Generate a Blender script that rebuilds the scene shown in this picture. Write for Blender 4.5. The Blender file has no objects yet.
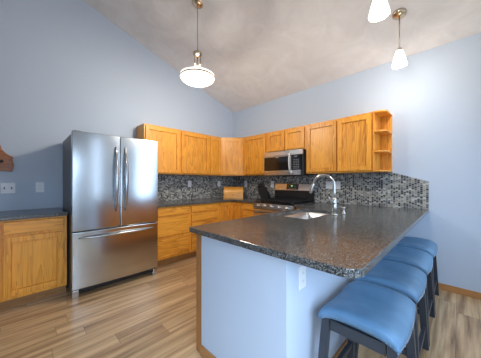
import bpy, bmesh, math, random
from mathutils import Vector, Matrix
random.seed(7)
S = bpy.context.scene
COL = S.collection
PI = math.pi

# ------------------------------------------------------------------ camera
cam_d = bpy.data.cameras.new('camera')
cam = bpy.data.objects.new('camera', cam_d)
COL.objects.link(cam)
cam.location = (3.672, -3.44, 1.245)
cam.rotation_euler = (PI/2, 0, math.radians(45))
cam_d.sensor_width = 36
cam_d.lens = 219.27/481*36
cam_d.shift_y = 2.8/481
cam_d.clip_start = 0.02
S.camera = cam
# ------------------------------------------------------------------ world, lights, exposure
S.view_settings.view_transform = 'Standard'
S.view_settings.look = 'None'
S.view_settings.gamma = 1
S.view_settings.use_curve_mapping = False
S.view_settings.exposure = 0.08
w = bpy.data.worlds.new('daylight'); S.world = w; w.use_nodes = True
w.node_tree.nodes['Background'].inputs['Color'].default_value = (0.70, 0.84, 1.0, 1)
w.node_tree.nodes['Background'].inputs['Strength'].default_value = 1.0


def area(name, loc, rot, sx, sy, power, colr):
    l = bpy.data.lights.new(name, 'AREA'); l.shape = 'RECTANGLE'; l.size = sx; l.size_y = sy
    l.energy = power; l.color = colr
    o = bpy.data.objects.new(name, l); COL.objects.link(o); o.location = loc; o.rotation_euler = rot
    return o


DAY = (0.58, 0.77, 1.0)
# daylight area lights at unseen doors and windows, guessed and added for the light
area('added_patio_daylight', (4.40, -0.80, 1.27), (0, math.radians(72), 0), 2.35, 0.70, 15, DAY).data.spread = math.radians(140)  # added, gives the broad highlight on the right fridge door
area('added_streak_daylight', (4.44, -2.10, 1.35), (0, PI/2, 0), 2.0, 0.20, 3.5, DAY)  # added for the bright streak on the left fridge door
td = area('added_terrace_daylight', (4.40, -3.45, 1.05), (0, 0, 0), 1.3, 1.9, 37, DAY)
td.rotation_euler = Vector((-0.66, 0.42, -0.55)).to_track_quat('-Z', 'Z').to_euler(); td.data.spread = math.radians(110)  # added light, turned towards the peninsula to brighten its stool side
area('added_front_daylight', (2.9, -7.44, 1.75), (math.radians(75), 0, 0), 2.8, 1.7, 10, DAY)  # added, cool light from behind the camera
WARM = (1.0, 0.90, 0.76)

# ------------------------------------------------------------------ helpers
OFF = {}


def tag(o, label=None, cat=None, group=None, kind=None):
    if label: o['label'] = label
    if cat: o['category'] = cat
    if group: o['group'] = group
    if kind: o['kind'] = kind
    return o


def thing(name, label, cat, loc=(0, 0, 0), rotz=0, group=None):
    o = bpy.data.objects.new(name, None); COL.objects.link(o)
    o.empty_display_size = 0.1
    o.location = loc; o.rotation_euler = (0, 0, rotz)
    tag(o, label, cat, group)
    OFF[o.name] = Vector(loc)
    return o


def mk(name, bm, mat, parent=None, label=None, world=True, smooth=False, bevel=0, seg=2, org=None):
    """one mesh object; world: coordinates are room coordinates, moved into the thing's own space"""
    bmesh.ops.recalc_face_normals(bm, faces=bm.faces)
    me = bpy.data.meshes.new(name)
    off = Vector((0, 0, 0))
    if parent is not None and world:
        off = OFF[parent.name]
    elif parent is None and org is not None:
        off = Vector(org)
    if off.length:
        bmesh.ops.translate(bm, verts=bm.verts, vec=-off)
    bm.to_mesh(me); bm.free()
    for p in me.polygons: p.use_smooth = smooth
    o = bpy.data.objects.new(name, me); COL.objects.link(o)
    if mat is not None:
        for m in (mat if isinstance(mat, (list, tuple)) else [mat]): me.materials.append(m)
    if parent is not None:
        o.parent = parent; OFF[o.name] = off
    elif org is not None:
        o.location = org
    if bevel:
        b = o.modifiers.new('bevel', 'BEVEL'); b.width = bevel; b.segments = seg
        b.limit_method = 'ANGLE'; b.angle_limit = math.radians(40); b.harden_normals = False
    if label: o['label'] = label
    return o


def struct(name, bm, mat, **k):
    o = mk(name, bm, mat, **k); o['kind'] = 'structure'; return o


def NB(): return bmesh.new()


def box(bm, x0, y0, z0, x1, y1, z1, M=None):
    if x0 > x1: x0, x1 = x1, x0
    if y0 > y1: y0, y1 = y1, y0
    if z0 > z1: z0, z1 = z1, z0
    v = [bm.verts.new(Vector(c)) for c in ((x0,y0,z0),(x1,y0,z0),(x1,y1,z0),(x0,y1,z0),(x0,y0,z1),(x1,y0,z1),(x1,y1,z1),(x0,y1,z1))]
    if M is not None:
        for q in v: q.co = M @ q.co
    for f in ((0,3,2,1),(4,5,6,7),(0,1,5,4),(1,2,6,5),(2,3,7,6),(3,0,4,7)):
        bm.faces.new([v[i] for i in f])
    return bm


def B(*a, **k): return box(NB(), *a, **k)


def bar(bm, p, q, w_, d_=None, up=(0, 0, 1)):
    """rectangular bar from p to q"""
    p, q = Vector(p), Vector(q); d_ = d_ or w_
    z = (q-p).normalized(); x = Vector(up).cross(z)
    if x.length < 1e-4: x = Vector((1, 0, 0)).cross(z)
    if x.length < 1e-4: x = Vector((0, 1, 0)).cross(z)
    x.normalize(); y = z.cross(x)
    c = []
    for base in (p, q):
        for a, b in ((-1,-1),(1,-1),(1,1),(-1,1)):
            c.append(bm.verts.new(base + x*a*w_/2 + y*b*d_/2))
    for f in ((0,3,2,1),(4,5,6,7),(0,1,5,4),(1,2,6,5),(2,3,7,6),(3,0,4,7)):
        bm.faces.new([c[i] for i in f])
    return bm


def tube(bm, pts, r, n=12, cap=True):
    pts = [Vector(p) for p in pts]
    rs = r if isinstance(r, (list, tuple)) else [r]*len(pts)
    rings = []; prev = None
    for i, p in enumerate(pts):
        t = (pts[min(i+1, len(pts)-1)] - pts[max(i-1, 0)]).normalized()
        if prev is None:
            u = Vector((0, 0, 1)).cross(t)
            if u.length < 1e-3: u = Vector((1, 0, 0)).cross(t)
        else:
            u = prev - t*prev.dot(t)
        u.normalize(); prev = u; v = t.cross(u)
        rings.append([bm.verts.new(p + (u*math.cos(2*PI*k/n) + v*math.sin(2*PI*k/n))*rs[i]) for k in range(n)])
    for a, b in zip(rings, rings[1:]):
        for k in range(n): bm.faces.new((a[k], a[(k+1) % n], b[(k+1) % n], b[k]))
    if cap:
        bm.faces.new(rings[0][::-1]); bm.faces.new(rings[-1])
    return bm


def lathe(bm, prof, c=(0, 0, 0), n=32, axis='z'):
    c = Vector(c); rings = []
    for r, h in prof:
        if r < 1e-5:
            rings.append([bm.verts.new(c + Vector((0, 0, h)))])
        else:
            rings.append([bm.verts.new(c + Vector((r*math.cos(2*PI*k/n), r*math.sin(2*PI*k/n), h))) for k in range(n)])
    for a, b in zip(rings, rings[1:]):
        for k in range(n):
            k2 = (k+1) % n
            if len(a) == 1 and len(b) == 1: continue
            if len(a) == 1: bm.faces.new((a[0], b[k2], b[k]))
            elif len(b) == 1: bm.faces.new((a[k], a[k2], b[0]))
            else: bm.faces.new((a[k], a[k2], b[k2], b[k]))
    return bm


def plate(bm, outer, z0, z1, holes=()):
    """horizontal slab with the outline outer and holes"""
    edges = []
    for loop in [outer]+list(holes):
        vs = [bm.verts.new((p[0], p[1], z1)) for p in loop]
        for a, b in zip(vs, vs[1:]+vs[:1]): edges.append(bm.edges.new((a, b)))
    r = bmesh.ops.triangle_fill(bm, use_beauty=True, use_dissolve=True, edges=edges)
    fs = [g for g in r['geom'] if isinstance(g, bmesh.types.BMFace)]
    e = bmesh.ops.extrude_face_region(bm, geom=fs)
    vs = [g for g in e['geom'] if isinstance(g, bmesh.types.BMVert)]
    bmesh.ops.translate(bm, verts=vs, vec=(0, 0, z0-z1))
    return bm


def prism(bm, pts, d, M=None):
    """polygon pts (3D) extruded by the vector d"""
    d = Vector(d)
    a = [bm.verts.new(Vector(p)) for p in pts]; b = [bm.verts.new(Vector(p)+d) for p in pts]
    n = len(pts)
    bm.faces.new(a); bm.faces.new(b[::-1])
    for i in range(n): bm.faces.new((a[i], b[i], b[(i+1) % n], a[(i+1) % n]))
    if M is not None:
        for q in a+b: q.co = M @ q.co
    return bm


def rrect(x0, y0, x1, y1, r, n=6):
    P = []
    for cx, cy, a0 in ((x1-r, y1-r, 0), (x0+r, y1-r, 90), (x0+r, y0+r, 180), (x1-r, y0+r, 270)):
        for k in range(n+1):
            a = math.radians(a0+90*k/n); P.append((cx+r*math.cos(a), cy+r*math.sin(a)))
    return P


def copy_tree(o, parent=None):
    c = o.copy(); COL.objects.link(c)
    if parent is not None: c.parent = parent
    for ch in [x for x in o.children]: copy_tree(ch, c)
    return c


# ------------------------------------------------------------------ materials
def new_mat(name):
    m = bpy.data.materials.new(name); m.use_nodes = True
    nt = m.node_tree; b = nt.nodes['Principled BSDF']
    return m, nt, b


def simple(name, col, rough=0.5, metal=0.0, emit=None, estr=0, spec=None, trans=0, noise=0):
    m, nt, b = new_mat(name)
    b.inputs['Base Color'].default_value = (*col, 1)
    b.inputs['Roughness'].default_value = rough
    b.inputs['Metallic'].default_value = metal
    if spec is not None: b.inputs['Specular IOR Level'].default_value = spec
    if trans: b.inputs['Transmission Weight'].default_value = trans
    if emit:
        b.inputs['Emission Color'].default_value = (*emit, 1); b.inputs['Emission Strength'].default_value = estr
    if noise:
        tc = nt.nodes.new('ShaderNodeTexCoord'); n = nt.nodes.new('ShaderNodeTexNoise'); n.inputs['Scale'].default_value = 60
        nt.links.new(tc.outputs['Object'], n.inputs['Vector'])
        bp = nt.nodes.new('ShaderNodeBump'); bp.inputs['Strength'].default_value = noise; bp.inputs['Distance'].default_value = 0.002
        nt.links.new(n.outputs['Fac'], bp.inputs['Height']); nt.links.new(bp.outputs['Normal'], b.inputs['Normal'])
    return m


def ramp(nt, stops, interp='LINEAR'):
    r = nt.nodes.new('ShaderNodeValToRGB'); r.color_ramp.interpolation = interp
    e = r.color_ramp.elements
    while len(e) < len(stops): e.new(0.5)
    for q, (p, c) in zip(e, stops): q.position = p; q.color = (*c, 1)
    return r


def mathn(nt, op, a, b=None, c=None):
    n = nt.nodes.new('ShaderNodeMath'); n.operation = op
    for i, v in enumerate((a, b, c)):
        if v is None: continue
        if isinstance(v, (int, float)): n.inputs[i].default_value = v
        else: nt.links.new(v, n.inputs[i])
    return n.outputs[0]


def oak(name, axis, light=(0.90, 0.405, 0.050), dark=(0.50, 0.165, 0.014), rough=0.38):
    m, nt, b = new_mat(name); L = nt.links.new
    tc = nt.nodes.new('ShaderNodeTexCoord'); oi = nt.nodes.new('ShaderNodeObjectInfo')
    mp = nt.nodes.new('ShaderNodeMapping')
    s = [9, 9, 9]; s['xyz'.index(axis)] = 0.75
    mp.inputs['Scale'].default_value = s
    add = nt.nodes.new('ShaderNodeVectorMath'); add.operation = 'ADD'
    sc = nt.nodes.new('ShaderNodeVectorMath'); sc.operation = 'SCALE'
    cmb = nt.nodes.new('ShaderNodeCombineXYZ')
    L(oi.outputs['Random'], cmb.inputs[0]); L(oi.outputs['Random'], cmb.inputs[1]); L(oi.outputs['Random'], cmb.inputs[2])
    L(cmb.outputs[0], sc.inputs[0]); sc.inputs['Scale'].default_value = 3.7
    L(tc.outputs['Object'], add.inputs[0]); L(sc.outputs[0], add.inputs[1]); L(add.outputs[0], mp.inputs['Vector'])
    n1 = nt.nodes.new('ShaderNodeTexNoise'); n1.inputs['Scale'].default_value = 1.1; n1.inputs['Detail'].default_value = 3; n1.inputs['Distortion'].default_value = 0.4
    L(mp.outputs[0], n1.inputs['Vector'])
    rings = mathn(nt, 'FRACT', mathn(nt, 'MULTIPLY', n1.outputs['Fac'], 9.0))
    mp2 = nt.nodes.new('ShaderNodeMapping'); s2 = [130, 130, 130]; s2['xyz'.index(axis)] = 3.0; mp2.inputs['Scale'].default_value = s2
    L(add.outputs[0], mp2.inputs['Vector'])
    n2 = nt.nodes.new('ShaderNodeTexNoise'); n2.inputs['Scale'].default_value = 1; n2.inputs['Detail'].default_value = 2
    L(mp2.outputs[0], n2.inputs['Vector'])
    v = mathn(nt, 'ADD', mathn(nt, 'MULTIPLY', rings, 0.45), mathn(nt, 'MULTIPLY', n2.outputs['Fac'], 0.55))
    v2 = mathn(nt, 'ADD', v, mathn(nt, 'MULTIPLY', mathn(nt, 'SUBTRACT', oi.outputs['Random'], 0.5), 0.16))
    r = ramp(nt, [(0.2, light), (0.52, tuple((a*0.7+c*0.3) for a, c in zip(light, dark))), (0.85, dark)])
    L(v2, r.inputs[0]); L(r.outputs[0], b.inputs['Base Color'])
    b.inputs['Roughness'].default_value = rough
    bp = nt.nodes.new('ShaderNodeBump'); bp.inputs['Strength'].default_value = 0.08; bp.inputs['Distance'].default_value = 0.001
    L(v, bp.inputs['Height']); L(bp.outputs[0], b.inputs['Normal'])
    return m


OAKV = oak('oak_vertical_grain', 'z')
OAKY = oak('oak_grain_along_left_wall', 'y')
OAKX = oak('oak_grain_along_back_wall', 'x')
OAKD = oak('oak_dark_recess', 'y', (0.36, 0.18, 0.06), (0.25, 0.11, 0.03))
BREAD = oak('honey_wood', 'x', (0.78, 0.36, 0.06), (0.55, 0.21, 0.03), 0.3)
PLAQ = oak('red_brown_wood', 'y', (0.42, 0.15, 0.04), (0.22, 0.06, 0.016), 0.3)
TRIM = oak('oak_trim', 'x', (0.50, 0.235, 0.08), (0.36, 0.15, 0.045))
TRIMV = oak('oak_trim_upright', 'z', (0.40, 0.18, 0.06), (0.29, 0.12, 0.035))


def paint(name, col, bump=0.05, scale=180):
    m, nt, b = new_mat(name); L = nt.links.new
    b.inputs['Base Color'].default_value = (*col, 1); b.inputs['Roughness'].default_value = 0.65
    b.inputs['Specular IOR Level'].default_value = 0.25
    tc = nt.nodes.new('ShaderNodeTexCoord'); n = nt.nodes.new('ShaderNodeTexNoise'); n.inputs['Scale'].default_value = scale
    L(tc.outputs['Object'], n.inputs['Vector'])
    bp = nt.nodes.new('ShaderNodeBump'); bp.inputs['Strength'].default_value = bump; bp.inputs['Distance'].default_value = 0.002
    L(n.outputs['Fac'], bp.inputs['Height']); L(bp.outputs[0], b.inputs['Normal'])
    return m


WALL = paint('grey_blue_wall_paint', (0.52, 0.60, 0.72))
PEN = paint('grey_blue_peninsula_paint', (0.52, 0.60, 0.72))


def ceiling_mat():
    m, nt, b = new_mat('knockdown_ceiling'); L = nt.links.new
    tc = nt.nodes.new('ShaderNodeTexCoord')
    n = nt.nodes.new('ShaderNodeTexNoise'); n.inputs['Scale'].default_value = 3.0; n.inputs['Detail'].default_value = 5; n.inputs['Distortion'].default_value = 1.3
    n.inputs['Roughness'].default_value = 0.6
    L(tc.outputs['Object'], n.inputs['Vector'])
    r = ramp(nt, [(0.3, (0.70, 0.68, 0.68)), (0.7, (0.80, 0.79, 0.795))]); L(n.outputs['Fac'], r.inputs[0]); L(r.outputs[0], b.inputs['Base Color'])
    v = nt.nodes.new('ShaderNodeTexNoise'); v.inputs['Scale'].default_value = 9; v.inputs['Detail'].default_value = 6; v.inputs['Distortion'].default_value = 2.0
    L(tc.outputs['Object'], v.inputs['Vector'])
    bp = nt.nodes.new('ShaderNodeBump'); bp.inputs['Strength'].default_value = 0.22; bp.inputs['Distance'].default_value = 0.012
    L(v.outputs['Fac'], bp.inputs['Height']); L(bp.outputs[0], b.inputs['Normal'])
    b.inputs['Roughness'].default_value = 0.9
    return m


CEIL = ceiling_mat()


def floor_mat():
    m, nt, b = new_mat('plank_floor'); L = nt.links.new
    tc = nt.nodes.new('ShaderNodeTexCoord'); sep = nt.nodes.new('ShaderNodeSeparateXYZ'); L(tc.outputs['Object'], sep.inputs[0])
    xs = mathn(nt, 'DIVIDE', sep.outputs[0], 0.152)
    row = mathn(nt, 'FLOOR', xs)
    wn0 = nt.nodes.new('ShaderNodeTexWhiteNoise'); wn0.noise_dimensions = '1D'; L(row, wn0.inputs['W'])
    ys = mathn(nt, 'ADD', mathn(nt, 'DIVIDE', sep.outputs[1], 1.22), wn0.outputs['Value'])
    colm = mathn(nt, 'FLOOR', ys)
    c2 = nt.nodes.new('ShaderNodeCombineXYZ'); L(row, c2.inputs[0]); L(colm, c2.inputs[1])
    wn = nt.nodes.new('ShaderNodeTexWhiteNoise'); wn.noise_dimensions = '2D'; L(c2.outputs[0], wn.inputs['Vector'])
    # grain
    gx = mathn(nt, 'ADD', mathn(nt, 'MULTIPLY', sep.outputs[0], 24.0), mathn(nt, 'MULTIPLY', wn.outputs['Value'], 37.0))
    gy = mathn(nt, 'MULTIPLY', sep.outputs[1], 1.15)
    g = nt.nodes.new('ShaderNodeCombineXYZ'); L(gx, g.inputs[0]); L(gy, g.inputs[1]); L(wn.outputs['Value'], g.inputs[2])
    n = nt.nodes.new('ShaderNodeTexNoise'); n.inputs['Scale'].default_value = 1.0; n.inputs['Detail'].default_value = 5; n.inputs['Roughness'].default_value = 0.6; n.inputs['Distortion'].default_value = 0.15
    L(g.outputs[0], n.inputs['Vector'])
    v = mathn(nt, 'ADD', mathn(nt, 'MULTIPLY', n.outputs['Fac'], 1.25), mathn(nt, 'MULTIPLY', mathn(nt, 'SUBTRACT', wn.outputs['Value'], 0.5), 0.14))
    r = ramp(nt, [(0.36, (0.20, 0.115, 0.06)), (0.50, (0.37, 0.23, 0.12)), (0.66, (0.53, 0.36, 0.20)), (0.84, (0.66, 0.47, 0.27))])
    L(v, r.inputs[0])
    fx = mathn(nt, 'FRACT', xs); ex = mathn(nt, 'LESS_THAN', fx, 0.018)
    fy = mathn(nt, 'FRACT', ys); ey = mathn(nt, 'LESS_THAN', fy, 0.003)
    e = mathn(nt, 'MAXIMUM', ex, ey)
    mx = nt.nodes.new('ShaderNodeMix'); mx.data_type = 'RGBA'
    L(mathn(nt, 'MULTIPLY', e, 0.6), mx.inputs['Factor']); L(r.outputs[0], mx.inputs['A']); mx.inputs['B'].default_value = (0.07, 0.045, 0.03, 1)
    L(mx.outputs['Result'], b.inputs['Base Color'])
    b.inputs['Roughness'].default_value = 0.30
    bp = nt.nodes.new('ShaderNodeBump'); bp.inputs['Strength'].default_value = 0.15; bp.inputs['Distance'].default_value = 0.002
    L(n.outputs['Fac'], bp.inputs['Height']); L(bp.outputs[0], b.inputs['Normal'])
    return m


FLOOR = floor_mat()


def granite():
    m, nt, b = new_mat('dark_speckled_granite'); L = nt.links.new
    tc = nt.nodes.new('ShaderNodeTexCoord')
    v = nt.nodes.new('ShaderNodeTexVoronoi'); v.inputs['Scale'].default_value = 300; L(tc.outputs['Object'], v.inputs['Vector'])
    r = ramp(nt, [(0.0, (0.015, 0.016, 0.018)), (0.35, (0.06, 0.064, 0.067)), (0.62, (0.14, 0.143, 0.14)), (0.88, (0.26, 0.257, 0.24))], 'CONSTANT')
    sp = nt.nodes.new('ShaderNodeSeparateColor'); L(v.outputs['Color'], sp.inputs[0]); L(sp.outputs[0], r.inputs[0])
    L(r.outputs[0], b.inputs['Base Color'])
    b.inputs['Roughness'].default_value = 0.19
    b.inputs['Specular IOR Level'].default_value = 0.6
    return m


GRAN = granite()


def mosaic(name, axis):
    m, nt, b = new_mat(name); L = nt.links.new
    tc = nt.nodes.new('ShaderNodeTexCoord'); sep = nt.nodes.new('ShaderNodeSeparateXYZ'); L(tc.outputs['Object'], sep.inputs[0])
    xs = mathn(nt, 'DIVIDE', sep.outputs['xyz'.index(axis)], 0.0275)
    col = mathn(nt, 'FLOOR', xs)
    wn0 = nt.nodes.new('ShaderNodeTexWhiteNoise'); wn0.noise_dimensions = '1D'; L(col, wn0.inputs['W'])
    zs = mathn(nt, 'ADD', mathn(nt, 'DIVIDE', sep.outputs[2], 0.0235), mathn(nt, 'MULTIPLY', mathn(nt, 'FLOORED_MODULO', col, 2), 0.5))
    row = mathn(nt, 'FLOOR', zs)
    c2 = nt.nodes.new('ShaderNodeCombineXYZ'); L(col, c2.inputs[0]); L(row, c2.inputs[1])
    wn = nt.nodes.new('ShaderNodeTexWhiteNoise'); wn.noise_dimensions = '2D'; L(c2.outputs[0], wn.inputs['Vector'])
    r = ramp(nt, [(0.0, (0.018, 0.019, 0.026)), (0.26, (0.10, 0.105, 0.12)), (0.42, (0.22, 0.22, 0.215)), (0.60, (0.37, 0.355, 0.31)), (0.78, (0.27, 0.26, 0.22)), (0.90, (0.50, 0.50, 0.48))], 'CONSTANT')
    L(wn.outputs['Value'], r.inputs[0])
    fx = mathn(nt, 'FRACT', xs); fz = mathn(nt, 'FRACT', zs)
    e = mathn(nt, 'MAXIMUM', mathn(nt, 'LESS_THAN', fx, 0.13), mathn(nt, 'LESS_THAN', fz, 0.13))
    mx = nt.nodes.new('ShaderNodeMix'); mx.data_type = 'RGBA'
    L(e, mx.inputs['Factor']); L(r.outputs[0], mx.inputs['A']); mx.inputs['B'].default_value = (0.40, 0.39, 0.36, 1)
    L(mx.outputs['Result'], b.inputs['Base Color'])
    rg = mathn(nt, 'ADD', mathn(nt, 'MULTIPLY', e, 0.5), 0.22); L(rg, b.inputs['Roughness'])
    bp = nt.nodes.new('ShaderNodeBump'); bp.inputs['Strength'].default_value = 0.5; bp.inputs['Distance'].default_value = 0.002; bp.invert = True
    L(e, bp.inputs['Height']); L(bp.outputs[0], b.inputs['Normal'])
    return m


MOSY = mosaic('mosaic_tile_left_wall', 'y')
MOSX = mosaic('mosaic_tile_back_wall', 'x')


def steel(name, col=(0.62, 0.63, 0.64), rough=0.24, axis='z', strength=0.05):
    m, nt, b = new_mat(name); L = nt.links.new
    b.inputs['Base Color'].default_value = (*col, 1); b.inputs['Metallic'].default_value = 1.0
    tc = nt.nodes.new('ShaderNodeTexCoord'); mp = nt.nodes.new('ShaderNodeMapping')
    s = [400, 400, 400]; s['xyz'.index(axis)] = 4; mp.inputs['Scale'].default_value = s
    L(tc.outputs['Object'], mp.inputs['Vector'])
    n = nt.nodes.new('ShaderNodeTexNoise'); n.inputs['Scale'].default_value = 1; L(mp.outputs[0], n.inputs['Vector'])
    r = mathn(nt, 'ADD', mathn(nt, 'MULTIPLY', n.outputs['Fac'], 0.12), rough-0.06); L(r, b.inputs['Roughness'])
    bp = nt.nodes.new('ShaderNodeBump'); bp.inputs['Strength'].default_value = strength; bp.inputs['Distance'].default_value = 0.0005
    L(n.outputs['Fac'], bp.inputs['Height']); L(bp.outputs[0], b.inputs['Normal'])
    return m


STEEL = steel('brushed_steel', (0.54, 0.57, 0.60), 0.19, 'z')
STEELH = steel('brushed_steel_horizontal', (0.60, 0.60, 0.60), 0.28, 'x')
HANDLE = steel('handle_steel', (0.48, 0.48, 0.48), 0.2, 'z')
NICKEL = simple('brushed_nickel', (0.60, 0.60, 0.58), 0.30, 1.0)
BRASS = steel('warm_brushed_nickel', (0.62, 0.50, 0.36), 0.26, 'z', 0.02)
SINKM = steel('sink_steel', (0.74, 0.75, 0.77), 0.36, 'x', 0.03)
CASE = simple('grey_appliance_case', (0.16, 0.165, 0.175), 0.45, 0.3, noise=0.1)
BLACKG = simple('black_glass', (0.008, 0.008, 0.009), 0.08)
BLACK = simple('black_plastic', (0.007, 0.007, 0.008), 0.5, noise=0.05)
IRON = simple('cast_iron', (0.015, 0.015, 0.016), 0.5, noise=0.2)
GASKET = simple('dark_gasket', (0.02, 0.02, 0.022), 0.7, noise=0.05)
WHITEP = simple('white_plate_plastic', (0.78, 0.80, 0.84), 0.35, noise=0.02)
SLOT = simple('grey_slot', (0.20, 0.20, 0.21), 0.5, noise=0.02)
BUTTON = simple('pale_grey_button', (0.45, 0.45, 0.45), 0.5, noise=0.02)
GREEN = simple('green_display_digits', (0.02, 0.1, 0.04), 0.4, emit=(0.25, 1, 0.45), estr=1.2)
LEGM = simple('charcoal_painted_wood', (0.032, 0.040, 0.054), 0.42, noise=0.25)
NAIL = simple('nailhead_metal', (0.38, 0.41, 0.46), 0.25, 1.0, noise=0.02)
SHADE = simple('glowing_white_glass', (0.9, 0.87, 0.8), 0.4, emit=WARM, estr=9.0, noise=0.02)
SHADEB = simple('glowing_bowl_glass', (0.9, 0.88, 0.82), 0.4, emit=(1.0, 0.93, 0.82), estr=1.7, noise=0.02)
KNIFEM = simple('knife_handle_black', (0.008, 0.008, 0.009), 0.45, noise=0.05)
BADGE = simple('silver_badge', (0.75, 0.75, 0.76), 0.3, 0.8, noise=0.02)
FRAMEW = simple('white_window_frame', (0.75, 0.76, 0.78), 0.4, noise=0.03)


def leather():
    m, nt, b = new_mat('steel_blue_leatherette'); L = nt.links.new
    tc = nt.nodes.new('ShaderNodeTexCoord')
    n = nt.nodes.new('ShaderNodeTexNoise'); n.inputs['Scale'].default_value = 9; n.inputs['Detail'].default_value = 6
    L(tc.outputs['Object'], n.inputs['Vector'])
    r = ramp(nt, [(0.3, (0.075, 0.17, 0.29)), (0.7, (0.12, 0.24, 0.39))]); L(n.outputs['Fac'], r.inputs[0]); L(r.outputs[0], b.inputs['Base Color'])
    b.inputs['Roughness'].default_value = 0.42
    v = nt.nodes.new('ShaderNodeTexVoronoi'); v.inputs['Scale'].default_value = 420; L(tc.outputs['Object'], v.inputs['Vector'])
    bp = nt.nodes.new('ShaderNodeBump'); bp.inputs['Strength'].default_value = 0.25; bp.inputs['Distance'].default_value = 0.001
    L(v.outputs['Distance'], bp.inputs['Height']); L(bp.outputs[0], b.inputs['Normal'])
    return m


LEATHER = leather()


def glass_mat():
    m, nt, b = new_mat('window_glass')
    b.inputs['Base Color'].default_value = (0.95, 0.97, 1, 1); b.inputs['Roughness'].default_value = 0.0
    b.inputs['Transmission Weight'].default_value = 1; b.inputs['IOR'].default_value = 1.45
    return m


GLASS = glass_mat()

# ------------------------------------------------------------------ room shell
RX, FY = 4.5, -7.5
ZB, SL, RIDGE = 2.826, 0.325, -3.75
ZR = ZB - SL*RIDGE
struct('floor', B(-0.15, FY-0.15, -0.12, RX+0.15, 0.15, 0), FLOOR)


def gable(x0, x1, cuts=()):
    bm = NB()
    prism(bm, [(x0, 0, 0), (x0, 0, ZB), (x0, RIDGE, ZR), (x0, FY, ZB), (x0, FY, 0)], (x1-x0, 0, 0))
    return bm


struct('wall_left', gable(-0.12, 0), WALL)
struct('wall_back', B(-0.12, 0, 0, RX+0.12, 0.12, ZB), WALL)


def holed_wall(name, axis, pos, th, a0, a1, top, openings):
    """wall along one axis with rectangular openings (a0,z0,a1,z1); top is a list of (a, z) from a0 to a1"""
    outer = [(a0, 0)] + list(top) + [(a1, 0)]
    bm = NB()
    out = [(p[0], p[1]) for p in outer]
    holes = [[(a, z), (b, z), (b, zz), (a, zz)] for a, z, b, zz in openings]
    plate(bm, out, 0, th, holes)
    M = Matrix(((0, 0, 1, pos), (1, 0, 0, 0), (0, 1, 0, 0), (0, 0, 0, 1))) if axis == 'y' else Matrix(((1, 0, 0, 0), (0, 0, 1, pos), (0, 1, 0, 0), (0, 0, 0, 1)))
    bmesh.ops.transform(bm, matrix=M, verts=bm.verts)
    return struct(name, bm, WALL)


holed_wall('wall_right', 'y', RX, 0.12, FY, 0, [(FY, ZB), (RIDGE, ZR), (0, ZB)], [(-4.40, 0.03, -2.80, 2.2), (-2.26, 0.3, -1.94, 2.4), (-1.3, 0.03, -0.2, 2.5)])
holed_wall('wall_front', 'x', FY-0.12, 0.12, -0.12, RX+0.12, [(-0.12, ZB), (RX+0.12, ZB)], [(1.45, 0.85, 4.35, 2.65)])
bm = NB(); e = 0.12
prism(bm, [(0-0.12, 0, ZB), (-0.12, RIDGE, ZR), (-0.12, FY, ZB), (-0.12, FY, ZB+e), (-0.12, RIDGE, ZR+e), (-0.12, 0, ZB+e)], (RX+0.24, 0, 0))
struct('ceiling', bm, CEIL)


def window(name, axis, pos, a0, z0, a1, z1):
    bm = NB(); w_ = 0.05
    def bx(p0, q0, p1, q1, th=0.05):
        if axis == 'y': box(bm, pos, p0, q0, pos+th, p1, q1)
        else: box(bm, p0, pos, q0, p1, pos+th, q1)
    bx(a0, z0, a0+w_, z1); bx(a1-w_, z0, a1, z1); bx(a0, z0, a1, z0+w_); bx(a0, z1-w_, a1, z1)
    mid = (a0+a1)/2; bx(mid-0.03, z0, mid+0.03, z1)
    o = struct(name, bm, FRAMEW)
    g = NB()
    if axis == 'y': box(g, pos+0.02, a0+w_, z0+w_, pos+0.026, a1-w_, z1-w_)
    else: box(g, a0+w_, pos+0.02, z0+w_, a1-w_, pos+0.026, z1-w_)
    OFF[o.name] = Vector((0, 0, 0))
    mk('glass_pane', g, GLASS, o)
    return o


window('added_door_1', 'y', RX+0.04, -4.40, 0.03, -2.80, 2.2)  # unseen door, guessed and added to let daylight in
window('added_window_1', 'y', RX+0.04, -2.26, 0.3, -1.94, 2.4)  # unseen window, added and placed for the fridge streak
window('added_door_2', 'y', RX+0.04, -1.3, 0.03, -0.2, 2.5)  # unseen door, added and sized for the fridge highlight
window('added_window_2', 'x', FY-0.09, 1.45, 0.85, 4.35, 2.65)  # unseen window, guessed and added for daylight from behind
struct('baseboard_back', B(3.07, -0.014, 0, RX, 0, 0.072), TRIM, bevel=0.004)

# peninsula knee wall (painted, wraps the end of the peninsula)
PX0, PX1, PY = 2.354, 3.07, -2.52
CT = 0.914; TH = 0.036; CB = CT-TH
bm = NB()
prism(bm, [(PX0, PY, 0), (PX1, PY, 0), (PX1, -0.002, 0), (PX1-0.11, -0.002, 0), (PX1-0.11, PY+0.11, 0), (PX0, PY+0.11, 0)], (0, 0, CB-0.001))
struct('wall_peninsula', bm, PEN)
bm = NB()
prism(bm, [(PX0, PY-0.013, 0), (PX1+0.013, PY-0.013, 0), (PX1+0.013, -0.016, 0), (PX1, -0.016, 0), (PX1, PY, 0), (PX0, PY, 0)], (0, 0, 0.072))
struct('baseboard_peninsula', bm, TRIM)

# ------------------------------------------------------------------ cabinets
LW = Matrix(((0, 1, 0, 0), (1, 0, 0, 0), (0, 0, 1, 0), (0, 0, 0, 1)))  # run (a, depth, z) -> left wall: x=depth, y=a


def RUN(side):
    """maps (a along wall, d out from wall, z) to room coordinates"""
    if side == 'L': return lambda a, d, z: (d, a, z)
    if side == 'R': return lambda a, d, z: (a, -d, z)
    if side == 'P': return lambda a, d, z: (2.92-d, a, z)      # peninsula, faces the kitchen


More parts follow.
